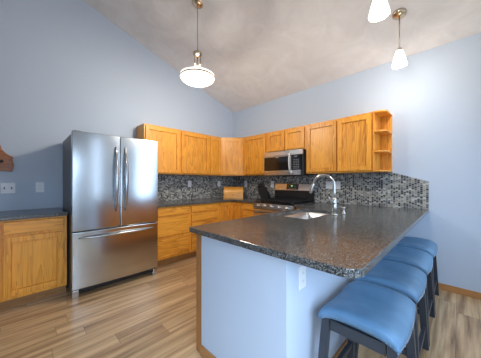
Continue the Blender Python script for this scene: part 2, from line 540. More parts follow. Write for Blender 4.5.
def rbox(bm, f, a0, d0, z0, a1, d1, z1):
    p = f(a0, d0, z0); q = f(a1, d1, z1)
    return box(bm, *p, *q)


def add_door(root, f, a0, z0, a1, z1, d, rail=0.055, horiz=None, up=OAKV):
    """framed door with a recessed flat panel"""
    th = 0.023; bm = NB()
    rbox(bm, f, a0, d, z0, a0+rail, d+th, z1); rbox(bm, f, a1-rail, d, z0, a1, d+th, z1)
    rbox(bm, f, a0+rail, d, z0, a1-rail, d+th, z0+rail); rbox(bm, f, a0+rail, d, z1-rail, a1-rail, d+th, z1)
    o = mk('door', bm, up, root, bevel=0.003)
    p = NB(); rbox(p, f, a0+rail+0.002, d+0.0005, z0+rail+0.002, a1-rail-0.002, d+0.007, z1-rail-0.002)
    mk('door_panel', p, up, o, bevel=0.003)
    return o


def add_drawer(root, f, a0, z0, a1, z1, d, mat):
    bm = NB(); rbox(bm, f, a0, d, z0, a1, d+0.026, z1)
    return mk('drawer', bm, mat, root, bevel=0.005)


def upper(side, a0, a1, z0, z1, doors, label, depth=0.30):
    f = RUN(side); g = OAKY if side == 'L' else OAKX
    root = thing('wall_cabinet', label, 'cabinet', f((a0+a1)/2, 0, z0), group='oak wall cabinets')
    bm = NB(); rbox(bm, f, a0+0.0005, 0.001, z0, a1-0.0005, depth, z1)
    mk('body', bm, OAKV, root)
    for d0, d1 in doors: add_door(root, f, d0, z0+0.022, d1, z1-0.028, depth+0.0005)
    return root


Z0, Z1 = 1.372, 2.13
upper('L', -2.13, -1.52, Z0, Z1, [(-2.11, -1.54)], 'tall oak wall cabinet just right of the fridge with one door')
upper('L', -1.519, -0.905, Z0, Z1, [(-1.50, -0.925)], 'single door oak wall cabinet between the fridge side cabinet and the narrow one')
upper('L', -0.904, -0.611, Z0, Z1, [(-0.885, -0.640)], 'narrow single door oak wall cabinet beside the angled corner cabinet')
upper('R', 0.611, 1.215, Z0, Z1, [(0.655, 1.190)], 'single door oak wall cabinet between the angled corner and the microwave')
upper('R', 1.216, 1.974, 1.755, Z1, [(1.236, 1.588), (1.602, 1.954)], 'short two door oak wall cabinet directly above the microwave')
upper('R', 1.975, 2.90, Z0, Z1, [(1.998, 2.445), (2.465, 2.880)], 'wide two door oak wall cabinet above the sink side of the counter')

# angled corner wall cabinet
root = thing('wall_cabinet', 'angled oak cabinet filling the corner of the two tiled walls', 'cabinet', (0.2, -0.2, Z0), group='oak wall cabinets')
bm = NB(); prism(bm, [(0.001, -0.001, Z0), (0.001, -0.6105, Z0), (0.30, -0.6105, Z0), (0.6105, -0.30, Z0), (0.6105, -0.001, Z0)], (0, 0, Z1-Z0))
mk('body', bm, OAKV, root)
M = Matrix.Translation((0.30, -0.6105, 0)) @ Matrix.Rotation(math.radians(45), 4, 'Z')
W = 0.3105*math.sqrt(2)
bm = NB()
for (x0, x1, z0, z1) in ((0.03, 0.085, Z0+0.022, Z1-0.028), (W-0.085, W-0.03, Z0+0.022, Z1-0.028), (0.085, W-0.085, Z0+0.022, Z0+0.077), (0.085, W-0.085, Z1-0.083, Z1-0.028)):
    box(bm, x0, -0.0195, z0, x1, -0.0005, z1, M)
dr = mk('door', bm, OAKV, root, bevel=0.003)
mk('door_panel', box(NB(), 0.08, -0.008, Z0+0.07, W-0.08, -0.001, Z1-0.076, M), OAKV, dr)

# open end shelf
root = thing('end_shelf', 'open oak corner shelf unit of three bays on the cabinet run end', 'shelf', (2.9, 0, Z0))
SX0, SX1 = 2.901, 3.046
bm = NB(); box(bm, SX0, -0.319, Z0, SX0+0.012, -0.001, Z1); mk('side_panel', bm, OAKV, root)
bm = NB(); box(bm, SX0+0.012, -0.012, Z0, SX1, -0.001, Z1); mk('back_panel', bm, OAKV, root)
for z in (Z0, 1.615, 1.868, Z1-0.019):
    bm = NB(); prism(bm, [(SX0+0.012, -0.012, z), (SX0+0.012, -0.319, z), (SX0+0.075, -0.319, z), (SX1-0.003, -0.275, z), (SX1, -0.012, z)], (0, 0, 0.019))
    mk('shelf_board', bm, OAKX, root, bevel=0.002)


def base(side, a0, a1, fronts, label, depth=0.60, name='base_cabinet', endpanel=True):
    f = RUN(side); g = {'L': OAKY, 'R': OAKX, 'P': OAKY}[side]
    root = thing(name, label, 'cabinet', f((a0+a1)/2, 0, 0), group='oak base cabinets')
    bm = NB()
    if side == 'P':                                    # hollow, the sink hangs inside
        rbox(bm, f, a0+0.0005, 0.001, 0.105, a1-0.0005, depth, 0.123)
        rbox(bm, f, a0+0.0005, depth-0.006, 0.123, a1-0.0005, depth, CB-0.001)
        rbox(bm, f, a0+0.0005, 0.001, 0.123, a0+0.0185, depth-0.006, CB-0.001)
        rbox(bm, f, a1-0.0185, 0.001, 0.123, a1-0.0005, depth-0.006, CB-0.001)
    else:
        rbox(bm, f, a0+0.0005, 0.001, 0.105, a1-0.0005, depth, CB-0.001)
    mk('body', bm, OAKV, root)
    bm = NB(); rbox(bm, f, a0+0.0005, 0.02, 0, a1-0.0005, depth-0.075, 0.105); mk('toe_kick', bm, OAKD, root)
    for kind, x0, x1, z0, z1 in fronts:
        if kind == 'door': add_door(root, f, x0, z0, x1, z1, depth+0.0005)
        else: add_drawer(root, f, x0, z0, x1, z1, depth+0.0005, g)
    return root


T = 0.857
base('L', -4.05, -3.083, [('drawer', -4.03, -3.59, 0.735, T), ('drawer', -3.562, -3.112, 0.735, T), ('door', -4.03, -3.59, 0.14, 0.71), ('door', -3.562, -3.112, 0.14, 0.71)],
     'freestanding run oak base cabinet to the left of the fridge')
base('L', -2.13, -1.525, [('drawer', -2.11, -1.55, 0.745, T), ('drawer', -2.11, -1.55, 0.445, 0.72), ('drawer', -2.11, -1.55, 0.14, 0.42)],
     'oak base cabinet with three drawers right of the fridge')
base('L', -1.524, -0.93, [('drawer', -1.50, -0.965, 0.755, T), ('drawer', -1.50, -0.965, 0.605, 0.73), ('drawer', -1.50, -0.965, 0.385, 0.58), ('drawer', -1.50, -0.965, 0.14, 0.36)],
     'oak base cabinet with four drawers between the three drawer one and the corner')
# corner base: two leaves folded at the inner corner
root = thing('base_cabinet', 'L shaped oak corner base cabinet with folding doors below the bread box', 'cabinet', (0.3, -0.3, 0), group='oak base cabinets')
bm = NB(); prism(bm, [(0.001, -0.001, 0.105), (0.001, -0.9295, 0.105), (0.60, -0.9295, 0.105), (0.60, -0.60, 0.105), (0.9045, -0.60, 0.105), (0.9045, -0.001, 0.105)], (0, 0, CB-0.001-0.105))
mk('body', bm, OAKV, root)
bm = NB(); prism(bm, [(0.02, -0.02, 0), (0.02, -0.9295, 0), (0.525, -0.9295, 0), (0.525, -0.525, 0), (0.9045, -0.525, 0), (0.9045, -0.02, 0)], (0, 0, 0.105))
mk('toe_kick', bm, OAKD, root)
add_door(root, RUN('L'), -0.895, 0.14, -0.622, T, 0.6005, rail=0.04)
add_door(root, RUN('R'), 0.622, 0.14, 0.875, T, 0.6005, rail=0.04)
base('R', 0.905, 1.214, [('drawer', 0.925, 1.195, 0.755, T), ('drawer', 0.925, 1.195, 0.605, 0.73), ('drawer', 0.925, 1.195, 0.385, 0.58), ('drawer', 0.925, 1.195, 0.14, 0.36)],
     'narrow oak drawer base cabinet between the corner and the gas range')
base('R', 1.980, 2.318, [('drawer', 2.0, 2.295, 0.755, T), ('door', 2.0, 2.295, 0.14, 0.73)],
     'oak base cabinet between the gas range and the peninsula')
pen = base('P', -2.405, -0.602, [('door', -2.385, -1.90, 0.14, T), ('door', -1.72, -1.32, 0.14, T), ('door', -1.30, -0.90, 0.14, T)],
     'oak peninsula base cabinets under the sink counter', depth=0.585)
# end stile of the peninsula
mk('end_panel', B(2.29, PY-0.001, 0, PX0-0.0008, -2.406, CB-0.001), TRIMV, pen, label='darker brown oak end strip')

# ------------------------------------------------------------------ worktops
bm = NB(); plate(bm, [(0.001, -4.07), (0.645, -4.07), (0.645, -3.078), (0.001, -3.078)], CB, CT)
tag(mk('countertop', bm, GRAN, bevel=0.006), 'dark granite countertop on the oak cabinet left of the fridge', 'countertop')
bm = NB(); plate(bm, [(0.001, -0.001), (0.001, -2.133), (0.645, -2.133), (0.645, -0.645), (1.2155, -0.645), (1.2155, -0.001)], CB, CT)
tag(mk('countertop', bm, GRAN, bevel=0.006), 'dark granite corner countertop running from the fridge to the range', 'countertop')
R_ = 0.075
outl = [(1.9785, -0.001), (1.9785, -0.645), (2.267, -0.645), (2.267, -2.565), (2.273, -2.571)]
cx, cy = 3.411-R_, -2.571+R_
for k in range(9):
    a = math.radians(-90+90*k/8); outl.append((cx+R_*math.cos(a), cy+R_*math.sin(a)))
outl.append((3.411, -0.001))
SK = (2.348, -1.655, 2.715, -0.965)
bm = NB(); plate(bm, outl, CB, CT, [rrect(*SK, 0.022)[::-1]])
tag(mk('countertop', bm, GRAN, bevel=0.003), 'large speckled granite peninsula countertop with the sink cut into it', 'countertop')

# backsplash
bm = NB(); box(bm, 0.0005, -2.131, CT, 0.008, -0.0085, Z0-0.0005)
tag(mk('backsplash', bm, MOSY), 'mosaic tile backsplash on the wall beside the fridge', 'backsplash')
n = 13; pts = [(0.0005, -0.0005, CT), (0.0005, -0.0005, Z0-0.0005), (3.054, -0.0005, Z0-0.0005)]
stepw = (3.411-3.054)/n
for i in range(n):
    zz = Z0-0.012-(i/(n-1))*0.108
    pts += [(3.054+i*stepw, -0.0005, zz), (3.054+(i+1)*stepw, -0.0005, zz)]
pts.append((3.411, -0.0005, CT))
bm = NB(); prism(bm, pts, (0, -0.0075, 0))
tag(mk('backsplash', bm, MOSX), 'mosaic tile backsplash behind the range and sink with a descending end', 'backsplash')

# ------------------------------------------------------------------ refrigerator
FY0, FY1 = -3.064, -2.138
fr = thing('refrigerator', 'stainless steel french door refrigerator with bottom freezer drawer', 'refrigerator', (0.4, (FY0+FY1)/2, 0))
mk('case', B(0.045, FY0+0.004, 0.035, 0.722, FY1-0.004, 1.765), CASE, fr, bevel=0.004)


def bowed(y0, y1, z0, z1, x0, xf, bow, n=14, full=(FY0, FY1)):
    """door slab whose front is gently bowed across the whole refrigerator width"""
    bm = NB(); pts = [(x0, y0, z0)]
    c = (full[0]+full[1])/2; h = (full[1]-full[0])/2
    for i in range(n+1):
        y = y0+(y1-y0)*i/n
        t = (y-c)/h
        pts.append((xf-bow*t*t, y, z0))
    pts.append((x0, y1, z0))
    prism(bm, pts, (0, 0, z1-z0))
    return bm


mid = (FY0+FY1)/2
# each door is gently bowed by itself, as the streaks of light on it show
for (a, b, nm) in ((FY0, mid-0.003, 0), (mid+0.003, FY1, 1)):
    d = mk('door', bowed(a, b, 0.716, 1.785, 0.735, 0.806, 0.004, full=(a, b)), STEEL, fr, bevel=0.006, seg=3, smooth=False)
    g = mk('gasket', B(0.722, a+0.01, 0.726, 0.735, b-0.01, 1.775), GASKET, d)
    hy = (mid-0.052) if nm == 0 else (mid+0.052)
    pts = []; rr = []
    for i in range(17):
        t = i/16; z = 0.90+0.755*t
        out = 0.050*math.sin(PI*t)**0.55
        pts.append((0.806+out, hy, z)); rr.append(0.008+0.013*math.sin(PI*t))
    mk('handle', tube(NB(), pts, rr, 12), HANDLE, d, smooth=True)
    mk('hinge_cover', B(0.64, a+0.02 if nm == 0 else b-0.09, 1.7655, 0.76, a+0.09 if nm == 0 else b-0.02, 1.798), CASE, d, bevel=0.006)
mk('badge', B(0.797, FY1-0.16, 1.700, 0.8035, FY1-0.07, 1.712), BADGE, fr)
d = mk('freezer_drawer', bowed(FY0, FY1, 0.096, 0.702, 0.735, 0.806, 0.012), STEEL, fr, bevel=0.006, seg=3)
mk('gasket', B(0.722, FY0+0.01, 0.106, 0.735, FY1-0.01, 0.695), GASKET, d)
pts = []; rr = []
for i in range(25):
    t = i/24
    pts.append((0.795+0.055*math.sin(PI*t)**0.5, FY0+0.06+(FY1-FY0-0.12)*t, 0.640)); rr.append(0.009+0.005*math.sin(PI*t))
mk('handle', tube(NB(), pts, rr, 12), HANDLE, d, smooth=True)
mk('kick_grille', B(0.70, FY0+0.07, 0.03, 0.735, FY1-0.07, 0.088), BLACK, fr)
for y in (FY0+0.002, FY1-0.062):
    mk('foot', B(0.66, y, 0.0, 0.785, y+0.06, 0.085), STEEL, fr, bevel=0.004)

# ------------------------------------------------------------------ gas range
GX0, GX1 = 1.2175, 1.9765
gr = thing('gas_range', 'stainless steel gas range with black grates below the microwave', 'range', ((GX0+GX1)/2, -0.33, 0))
mk('body', B(GX0, -0.625, 0.09, GX1, -0.02, 0.895), CASE, gr)
mk('cooktop', B(GX0, -0.655, 0.8955, GX1, -0.075, 0.915), BLACKG, gr, bevel=0.004)
bm = NB(); prism(bm, [(GX0, -0.6255, 0.80), (GX0, -0.665, 0.80), (GX0, -0.690, 0.815), (GX0, -0.672, 0.893), (GX0, -0.6255, 0.893)], (GX1-GX0, 0, 0))
cp = mk('control_panel', bm, STEELH, gr, bevel=0.003)
for i in range(5):
    x = GX0+0.10+i*(GX1-GX0-0.20)/4
    bm = NB(); lathe(bm, [(0, 0), (0.024, 0), (0.022, 0.028), (0, 0.030)], n=20)
    M = Matrix.Translation((x, -0.682, 0.856)) @ Matrix.Rotation(math.radians(77), 4, 'X')
    bmesh.ops.transform(bm, matrix=M, verts=bm.verts); mk('knob', bm, STEELH, cp, smooth=True)
od = mk('oven_door', B(GX0+0.003, -0.665, 0.27, GX1-0.003, -0.6255, 0.795), STEELH, gr, bevel=0.006)
mk('oven_window', B(GX0+0.10, -0.668, 0.36, GX1-0.10, -0.6652, 0.66), BLACKG, od)
bm = NB(); tube(bm, [(GX0+0.05, -0.72, 0.745), (GX1-0.05, -0.72, 0.745)], 0.012)
for x in (GX0+0.08, GX1-0.08): bar(bm, (x, -0.665, 0.745), (x, -0.72, 0.745), 0.018)
mk('handle', bm, STEELH, od, smooth=True)
mk('bottom_drawer', B(GX0+0.003, -0.662, 0.095, GX1-0.003, -0.6255, 0.262), STEELH, gr, bevel=0.006)
mk('kick_plate', B(GX0+0.01, -0.58, 0.0, GX1-0.01, -0.04, 0.0895), BLACK, gr)
for i in range(3):                                          # three cast grates
    a = GX0+0.02+i*(GX1-GX0-0.04)/3; b = a+(GX1-GX0-0.04)/3-0.004
    bm = NB(); z = 0.945
    for (p, q) in (((a, -0.63), (b, -0.63)), ((a, -0.12), (b, -0.12)), ((a, -0.375), (b, -0.375)), ((a, -0.50), (b, -0.50)), ((a, -0.25), (b, -0.25))):
        bar(bm, (p[0], p[1], z), (q[0], q[1], z), 0.011, 0.016)
    for x in (a+0.006, (a+b)/2, b-0.006): bar(bm, (x, -0.63, z), (x, -0.12, z), 0.011, 0.016)
    for x in (a+0.008, b-0.008):
        for y in (-0.625, -0.125): box(bm, x-0.007, y-0.007, 0.9152, x+0.007, y+0.007, z)
    mk('grate', bm, IRON, gr)
for x, y in ((GX0+0.14, -0.50), (GX0+0.14, -0.25), (GX1-0.14, -0.50), (GX1-0.14, -0.25), ((GX0+GX1)/2, -0.375)):
    mk('burner', lathe(NB(), [(0, 0.9152), (0.042, 0.9152), (0.042, 0.925), (0.03, 0.932), (0, 0.934)], (x, y, 0), 20), IRON, gr, smooth=True)
bg = mk('backguard', B(GX0, -0.074, 0.9155, GX1, -0.020, 1.09), BLACK, gr, bevel=0.004)
bm = NB(); prism(bm, [(GX0, -0.020, 1.0905), (GX0, -0.085, 1.0905), (GX0, -0.062, 1.215), (GX0, -0.020, 1.22)], (GX1-GX0, 0, 0))
bp_ = mk('backguard_panel', bm, STEELH, gr, bevel=0.006)


def onslope(a0, a1, z0, z1, t=0.002):
    """thin plate lying on the sloping backguard face"""
    yy = lambda z: -0.085+(z-1.0905)*(0.023/0.1245)
    bm = NB(); prism(bm, [(a0, yy(z0), z0), (a0, yy(z0)-t, z0), (a0, yy(z1)-t, z1), (a0, yy(z1), z1)], (a1-a0, 0, 0)); return bm


mk('display', onslope(1.475, 1.715, 1.108, 1.205), BLACKG, bp_)
mk('clock_digits', onslope(1.565, 1.60, 1.165, 1.180, 0.003), GREEN, bp_)
for i in range(6):
    for j in range(2):
        if 1 <= i <= 3 and j == 1: continue
        mk('touch_button', onslope(1.505+i*0.03, 1.520+i*0.03, 1.128+j*0.036, 1.136+j*0.036, 0.0028), BUTTON, bp_)

# ------------------------------------------------------------------ microwave
MX0, MX1, MZ0, MZ1 = 1.2185, 1.9725, 1.352, 1.7535
mw = thing('microwave', 'stainless steel over range microwave with dark window', 'microwave', ((MX0+MX1)/2, -0.2, MZ0))
mk('body', B(MX0, -0.37, MZ0, MX1, -0.0095, MZ1), BLACK, mw)
ZT = 1.70
mk('vent_panel', B(MX0+0.001, -0.402, ZT-0.028, MX1-0.001, -0.3702, MZ1-0.001), STEELH, mw, bevel=0.004)
DX = MX1-0.20
dd = mk('door', B(MX0+0.001, -0.40, MZ0+0.002, DX-0.002, -0.3702, ZT-0.030), STEELH, mw, bevel=0.004)
mk('window', B(MX0+0.012, -0.4025, MZ0+0.082, DX-0.035, -0.4002, ZT-0.038), BLACKG, dd)
mk('logo_plate', B(1.47, -0.4035, ZT-0.053, 1.53, -0.4027, ZT-0.045), BADGE, dd)
pts = [(DX-0.012, -0.402, MZ0+0.03)]
for i in range(11):
    t = i/10; pts.append((DX-0.012, -0.418-0.032*math.sin(PI*t), MZ0+0.035+0.335*t))
pts.append((DX-0.012, -0.402, MZ0+0.375))
mk('handle', tube(NB(), pts, 0.011, 10), NICKEL, dd, smooth=True)
cpn = mk('control_panel', B(DX, -0.40, MZ0+0.082, MX1-0.035, -0.3702, ZT-0.030), BLACKG, mw)
mk('lower_trim', B(DX, -0.40, MZ0+0.002, MX1-0.035, -0.3702, MZ0+0.080), STEELH, mw)
for r in range(6):
    for c in range(3):
        x = DX+0.045+c*0.036; z = MZ0+0.105+r*0.027
        mk('button', B(x, -0.4015, z, x+0.016, -0.4001, z+0.007), BUTTON, cpn)
mk('display', B(DX+0.05, -0.4012, ZT-0.062, DX+0.11, -0.4001, ZT-0.044), SLOT, cpn)

# ------------------------------------------------------------------ sink and faucet
sk = thing('sink', 'stainless steel undermount sink set into the peninsula countertop', 'sink', (2.53, -1.31, 0.70))
bm = NB()
loops = []
for (ins, z, r) in ((-0.003, CB-0.0015, 0.025), (0.0, CB-0.0015, 0.022), (0.003, 0.76, 0.025), (0.015, 0.722, 0.03), (0.05, 0.706, 0.04), (0.16, 0.703, 0.02)):
    loops.append([bm.verts.new((x, y, z)) for x, y in rrect(SK[0]+ins, SK[1]+ins, SK[2]-ins, SK[3]-ins, r)])
for a, b in zip(loops, loops[1:]):
    for k in range(len(a)): bm.faces.new((a[k], a[(k+1) % len(a)], b[(k+1) % len(a)], b[k]))
bm.faces.new(loops[-1])
o = mk('basin', bm, SINKM, sk, smooth=True)
so = o.modifiers.new('thickness', 'SOLIDIFY'); so.thickness = 0.0015; so.offset = 0
mk('drain', lathe(NB(), [(0, 0.7045), (0.022, 0.7045), (0.04, 0.7075), (0.045, 0.7055), (0.045, 0.704)], (2.53, -1.31, 0), 24), HANDLE, sk, smooth=True)

fa = thing('faucet', 'tall brushed nickel gooseneck faucet behind the sink', 'faucet', (2.79, -1.235, CT))
fx, fy = 2.79, -1.235
mk('base_ring', lathe(NB(), [(0, CT+0.0005), (0.032, CT+0.0005), (0.032, CT+0.008), (0.024, CT+0.014), (0, CT+0.014)], (fx, fy, 0), 24), NICKEL, fa, smooth=True)
mk('body', lathe(NB(), [(0, 0.926), (0.024, 0.926), (0.0225, 1.00), (0.020, 1.06), (0.017, 1.085), (0, 1.085)], (fx, fy, 0), 20), NICKEL, fa, smooth=True)
pts = [(fx, fy, 1.07), (fx, fy, 1.14), (fx, fy, 1.20)]
ra = 0.113
for i in range(1, 15):
    a = PI*i/14*0.93; pts.append((fx-ra+ra*math.cos(a), fy, 1.20+ra*math.sin(a)))
mk('spout', tube(NB(), pts, 0.0125, 14), NICKEL, fa, smooth=True)
e1 = Vector(pts[-1]); dirv = (Vector(pts[-1])-Vector(pts[-2])).normalized()
mk('spray_head', tube(NB(), [e1, e1+dirv*0.02, e1+dirv*0.085, e1+dirv*0.105], [0.0135, 0.017, 0.0185, 0.016], 14), NICKEL, fa, smooth=True)
mk('lever', tube(NB(), [(fx, fy-0.015, 1.03), (fx-0.004, fy-0.045, 1.045), (fx-0.012, fy-0.085, 1.078), (fx-0.016, fy-0.10, 1.10)], [0.014, 0.011, 0.007, 0.006], 10), NICKEL, fa, smooth=True)
sd = thing('soap_dispenser', 'small nickel soap dispenser beside the faucet base', 'soap dispenser', (2.83, -1.10, CT))
mk('base', lathe(NB(), [(0, CT+0.0005), (0.021, CT+0.0005), (0.019, CT+0.012), (0.011, CT+0.02), (0.010, CT+0.055), (0.014, CT+0.058), (0.014, CT+0.072), (0, CT+0.074)], (2.83, -1.10, 0), 18), NICKEL, sd, smooth=True)
mk('nozzle', tube(NB(), [(2.83, -1.10, CT+0.066), (2.80, -1.105, CT+0.070), (2.765, -1.112, CT+0.062)], [0.006, 0.0055, 0.005], 8), NICKEL, sd, smooth=True)

# ------------------------------------------------------------------ counter things
# bread box, turned to face out of the corner
bb = thing('bread_box', 'honey coloured wooden bread box in the counter corner', 'bread box', (0.40, -0.37, CT+0.0005), math.radians(45))
W2, D2, H2 = 0.195, 0.12, 0.235
prof = [(0.0, D2), (0.0, -D2), (0.07, -D2)]
for k in range(1, 9):
    a = PI/2*k/8; prof.append((0.07+0.16*math.sin(a), -D2+0.13*(1-math.cos(a))))
prof += [(0.23, D2)]
for sx in (-W2, W2-0.014):
    bm = NB(); prism(bm, [(sx, y, z) for z, y in prof], (0.014, 0, 0)); mk('side_panel', bm, BREAD, bb, world=False)
bm = NB(); prism(bm, [(-W2+0.0142, y*0.97+0.002, z*0.985+0.001) for z, y in prof], (2*W2-0.0284, 0, 0)); mk('roll_front', bm, BREAD, bb, world=False, smooth=False)
mk('knob', lathe(NB(), [(0, 0), (0.007, 0), (0.012, 0.01), (0.012, 0.016), (0, 0.02)], (0, 0, 0), 16), PLAQ, bb, world=False, smooth=True)
kb = [c for c in bb.children if c.name.startswith('knob')][0]
kb.location = (0, -D2+0.005, 0.075); kb.rotation_euler = (PI/2, 0, 0)

# knife block, leaning
kn = thing('knife_block', 'black knife block full of black handled knives left of the range', 'knife block', (1.10, -0.19, CT+0.0005), math.radians(12))
bm = NB(); prism(bm, [(0.06, -0.055, 0), (-0.075, -0.055, 0), (-0.135, -0.055, 0.155), (-0.02, -0.055, 0.235), (0.06, -0.055, 0.06)], (0, 0.11, 0))
mk('block', bm, BLACK, kn, world=False, bevel=0.004)
ax = Vector((-0.06, 0, 0.155)).normalized(); axn = Vector((-0.53, 0, 0.85)).normalized()
p0, p1 = Vector((-0.135, 0, 0.155)), Vector((-0.02, 0, 0.235))
for r in range(3):
    for c in range(3):
        s = p0.lerp(p1, 0.2+0.3*r); s = s + Vector((0, -0.034+0.034*c, 0))
        L_ = 0.095+0.012*((r+c) % 3)
        bm = NB(); bar(bm, s-axn*0.004, s+axn*L_, 0.016, 0.026, up=(0, 1, 0))
        h = mk('knife_handle', bm, KNIFEM, kn, world=False, bevel=0.003)
        if (r+c) % 2 == 0:
            bm = NB(); bar(bm, s+axn*(L_-0.002), s+axn*(L_+0.004), 0.017, 0.027, up=(0, 1, 0)); mk('end_cap', bm, NICKEL, h, world=False)

# ------------------------------------------------------------------ outlets and switches


def wallplate(name, side, a0, a1, z0, z1, kind, gangs, label, cat, base_d=0.0):
    """plate on a wall: side 'L' x=d, 'R' y=-d, 'P' x=3.07+d"""
    f = {'L': lambda a, d, z: (base_d+d, a, z), 'R': lambda a, d, z: (a, -base_d-d, z), 'P': lambda a, d, z: (PX1+d, a, z)}[side]
    root = thing(name, label, cat, f((a0+a1)/2, 0, (z0+z1)/2), group='white wall plates')
    bm = NB(); rbox(bm, f, a0, 0.0006, z0, a1, 0.006, z1); pl_ = mk('cover_plate', bm, WHITEP, root, bevel=0.002)
    wg = (a1-a0)/gangs; zc = (z0+z1)/2
    for g in range(gangs):
        c = a0+wg*(g+0.5); k = kind[g]
        if k == 't':
            bm = NB(); rbox(bm, f, c-0.006, 0.0062, zc-0.013, c+0.006, 0.0135, zc+0.013); mk('toggle', bm, SLOT, root, label='grey toggle lever')
        elif k == 'r':
            bm = NB(); rbox(bm, f, c-0.016, 0.0062, zc-0.033, c+0.016, 0.0085, zc+0.033); mk('rocker', bm, WHITEP, root, bevel=0.001)
        else:
            for s in (-1, 1):
                bm = NB(); rbox(bm, f, c-0.015, 0.0062, zc+s*0.021-0.013, c+0.015, 0.0082, zc+s*0.021+0.013); so_ = mk('socket', bm, SLOT if k == 'd' else WHITEP, root, bevel=0.001)
                bm = NB()
                for q in (-0.006, 0.006): rbox(bm, f, c+q-0.001, 0.0083, zc+s*0.021-0.004, c+q+0.001, 0.0088, zc+s*0.021+0.006)
                mk('slots', bm, SLOT, so_)
    return root


wallplate('light_switch', 'L', -3.605, -3.490, 1.112, 1.232, 'tt', 2, 'white double toggle light switch below the red brown plaque', 'switch')
wallplate('wall_outlet', 'L', -3.314, -3.238, 1.116, 1.240, 'o', 1, 'white outlet on the painted wall left of the fridge', 'outlet')
wallplate('wall_outlet', 'L', -1.195, -1.118, 1.142, 1.262, 'o', 1, 'white outlet on the mosaic tile under the middle left wall cabinet', 'outlet', 0.008)
wallplate('wall_outlet', 'L', -0.47, -0.393, 1.142, 1.262, 'o', 1, 'white outlet on the tile just left of the bread box', 'outlet', 0.008)
wallplate('wall_outlet', 'R', 0.365, 0.442, 1.132, 1.270, 'o', 1, 'white outlet on the tile just right of the bread box', 'outlet', 0.008)
wallplate('wall_outlet', 'R', 1.075, 1.150, 1.135, 1.262, 'o', 1, 'white outlet on the tile between the knife block and the range', 'outlet', 0.008)
wallplate('light_switch', 'R', 2.165, 2.272, 1.135, 1.252, 'rr', 2, 'white rocker switch plate on the tile behind the faucet arch', 'switch', 0.008)
wallplate('wall_outlet', 'R', 2.280, 2.390, 1.135, 1.252, 'oo', 2, 'double white outlet on the tile right of the faucet arch', 'outlet', 0.008)
wallplate('wall_outlet', 'P', -2.405, -2.335, 0.672, 0.795, 'o', 1, 'white outlet on the peninsula side wall under the counter overhang', 'outlet')

# carved wall plaque at the left edge
half = [(0.0, 1.76), (0.06, 1.75), (0.11, 1.715), (0.135, 1.68), (0.15, 1.64), (0.155, 1.61), (0.183, 1.575), (0.21, 1.55), (0.247, 1.53), (0.24, 1.50), (0.25, 1.44), (0.243, 1.385), (0.235, 1.36), (0.20, 1.368), (0.15, 1.365), (0.08, 1.375), (0.0, 1.37)]
yc = -3.75
pts = [(0.001, yc+a, z) for a, z in half] + [(0.001, yc-a, z) for a, z in half[-2:0:-1]]
pq = thing('wall_plaque', 'red brown carved wooden wall plaque with scalloped outline', 'plaque', (0, yc, 1.37))
bm = NB(); prism(bm, pts, (0.022, 0, 0)); mk('board', bm, PLAQ, pq, bevel=0.005)
for q in (-0.154, 0, 0.154):
    bm = NB(); lathe(bm, [(0, 0), (0.008, 0), (0.008, 0.025), (0.016, 0.032), (0.014, 0.045), (0, 0.05)], n=16)
    bmesh.ops.transform(bm, matrix=Matrix.Translation((0.023, yc+q, 1.475)) @ Matrix.Rotation(PI/2, 4, 'Y'), verts=bm.verts)
    mk('peg', bm, BLACK, pq, smooth=True)


# ------------------------------------------------------------------ pendant lamps
def ceil_z(y): return ZB - SL*y


tilt = math.atan(SL)


def canopy_bm(x, y, r=0.065):
    bm = NB(); lathe(bm, [(0, -0.028), (0.02, -0.028), (r*0.75, -0.022), (r, -0.008), (r, 0.0), (0, 0.0)], n=28)
    M = Matrix.Translation((x, y, ceil_z(y)-0.001)) @ Matrix.Rotation(-tilt, 4, 'X')
    bmesh.ops.transform(bm, matrix=M, verts=bm.verts); return bm


bx_, by_ = 1.39, -1.906
bl = thing('bowl_pendant_lamp', 'lit glass bowl pendant lamp hanging over the kitchen floor', 'lamp', (bx_, by_, 2.40))
mk('canopy', canopy_bm(bx_, by_, 0.07), BRASS, bl, smooth=True)
cord = NB(); tube(cord, [(bx_, by_, ceil_z(by_)-0.026), (bx_, by_, 2.86)], 0.0045, 8)
for i in range(22):
    z = 2.87+i*(ceil_z(by_)-0.04-2.87)/22
    lathe(cord, [(0.0045, -0.008), (0.0075, 0), (0.0045, 0.008)], (bx_, by_, z), 8)
mk('hanging_chain', cord, HANDLE, bl, smooth=True)
bm = NB(); lathe(bm, [(0, 2.86), (0.014, 2.86), (0.018, 2.845), (0.055, 2.83), (0.055, 2.812), (0.03, 2.80), (0.014, 2.79), (0, 2.785)], (bx_, by_, 0), 24); mk('hub', bm, BRASS, bl, smooth=True)
for k in range(3):
    a = 2*PI*k/3+0.5
    mk('rod', tube(NB(), [(bx_+0.04*math.cos(a), by_+0.04*math.sin(a), 2.815), (bx_+0.04*math.cos(a), by_+0.04*math.sin(a), 2.585)], 0.006, 8), BRASS, bl, smooth=True)
bm = NB(); lathe(bm, [(0.0, 2.592), (0.05, 2.590), (0.05, 2.58), (0, 2.58)], (bx_, by_, 0), 24); mk('top_cap', bm, BRASS, bl, smooth=True)
mk('glass_bowl', lathe(NB(), [(0, 2.450), (0.06, 2.453), (0.12, 2.463), (0.168, 2.481), (0.197, 2.50), (0.207, 2.518), (0.201, 2.518), (0.19, 2.504), (0.162, 2.488), (0.11, 2.471), (0, 2.460)], (bx_, by_, 0), 48), SHADEB, bl, smooth=True)
mk('rim_band', lathe(NB(), [(0.2065, 2.518), (0.213, 2.515), (0.213, 2.531), (0.2065, 2.530), (0.2065, 2.518)], (bx_, by_, 0), 48), BRASS, bl, smooth=False)
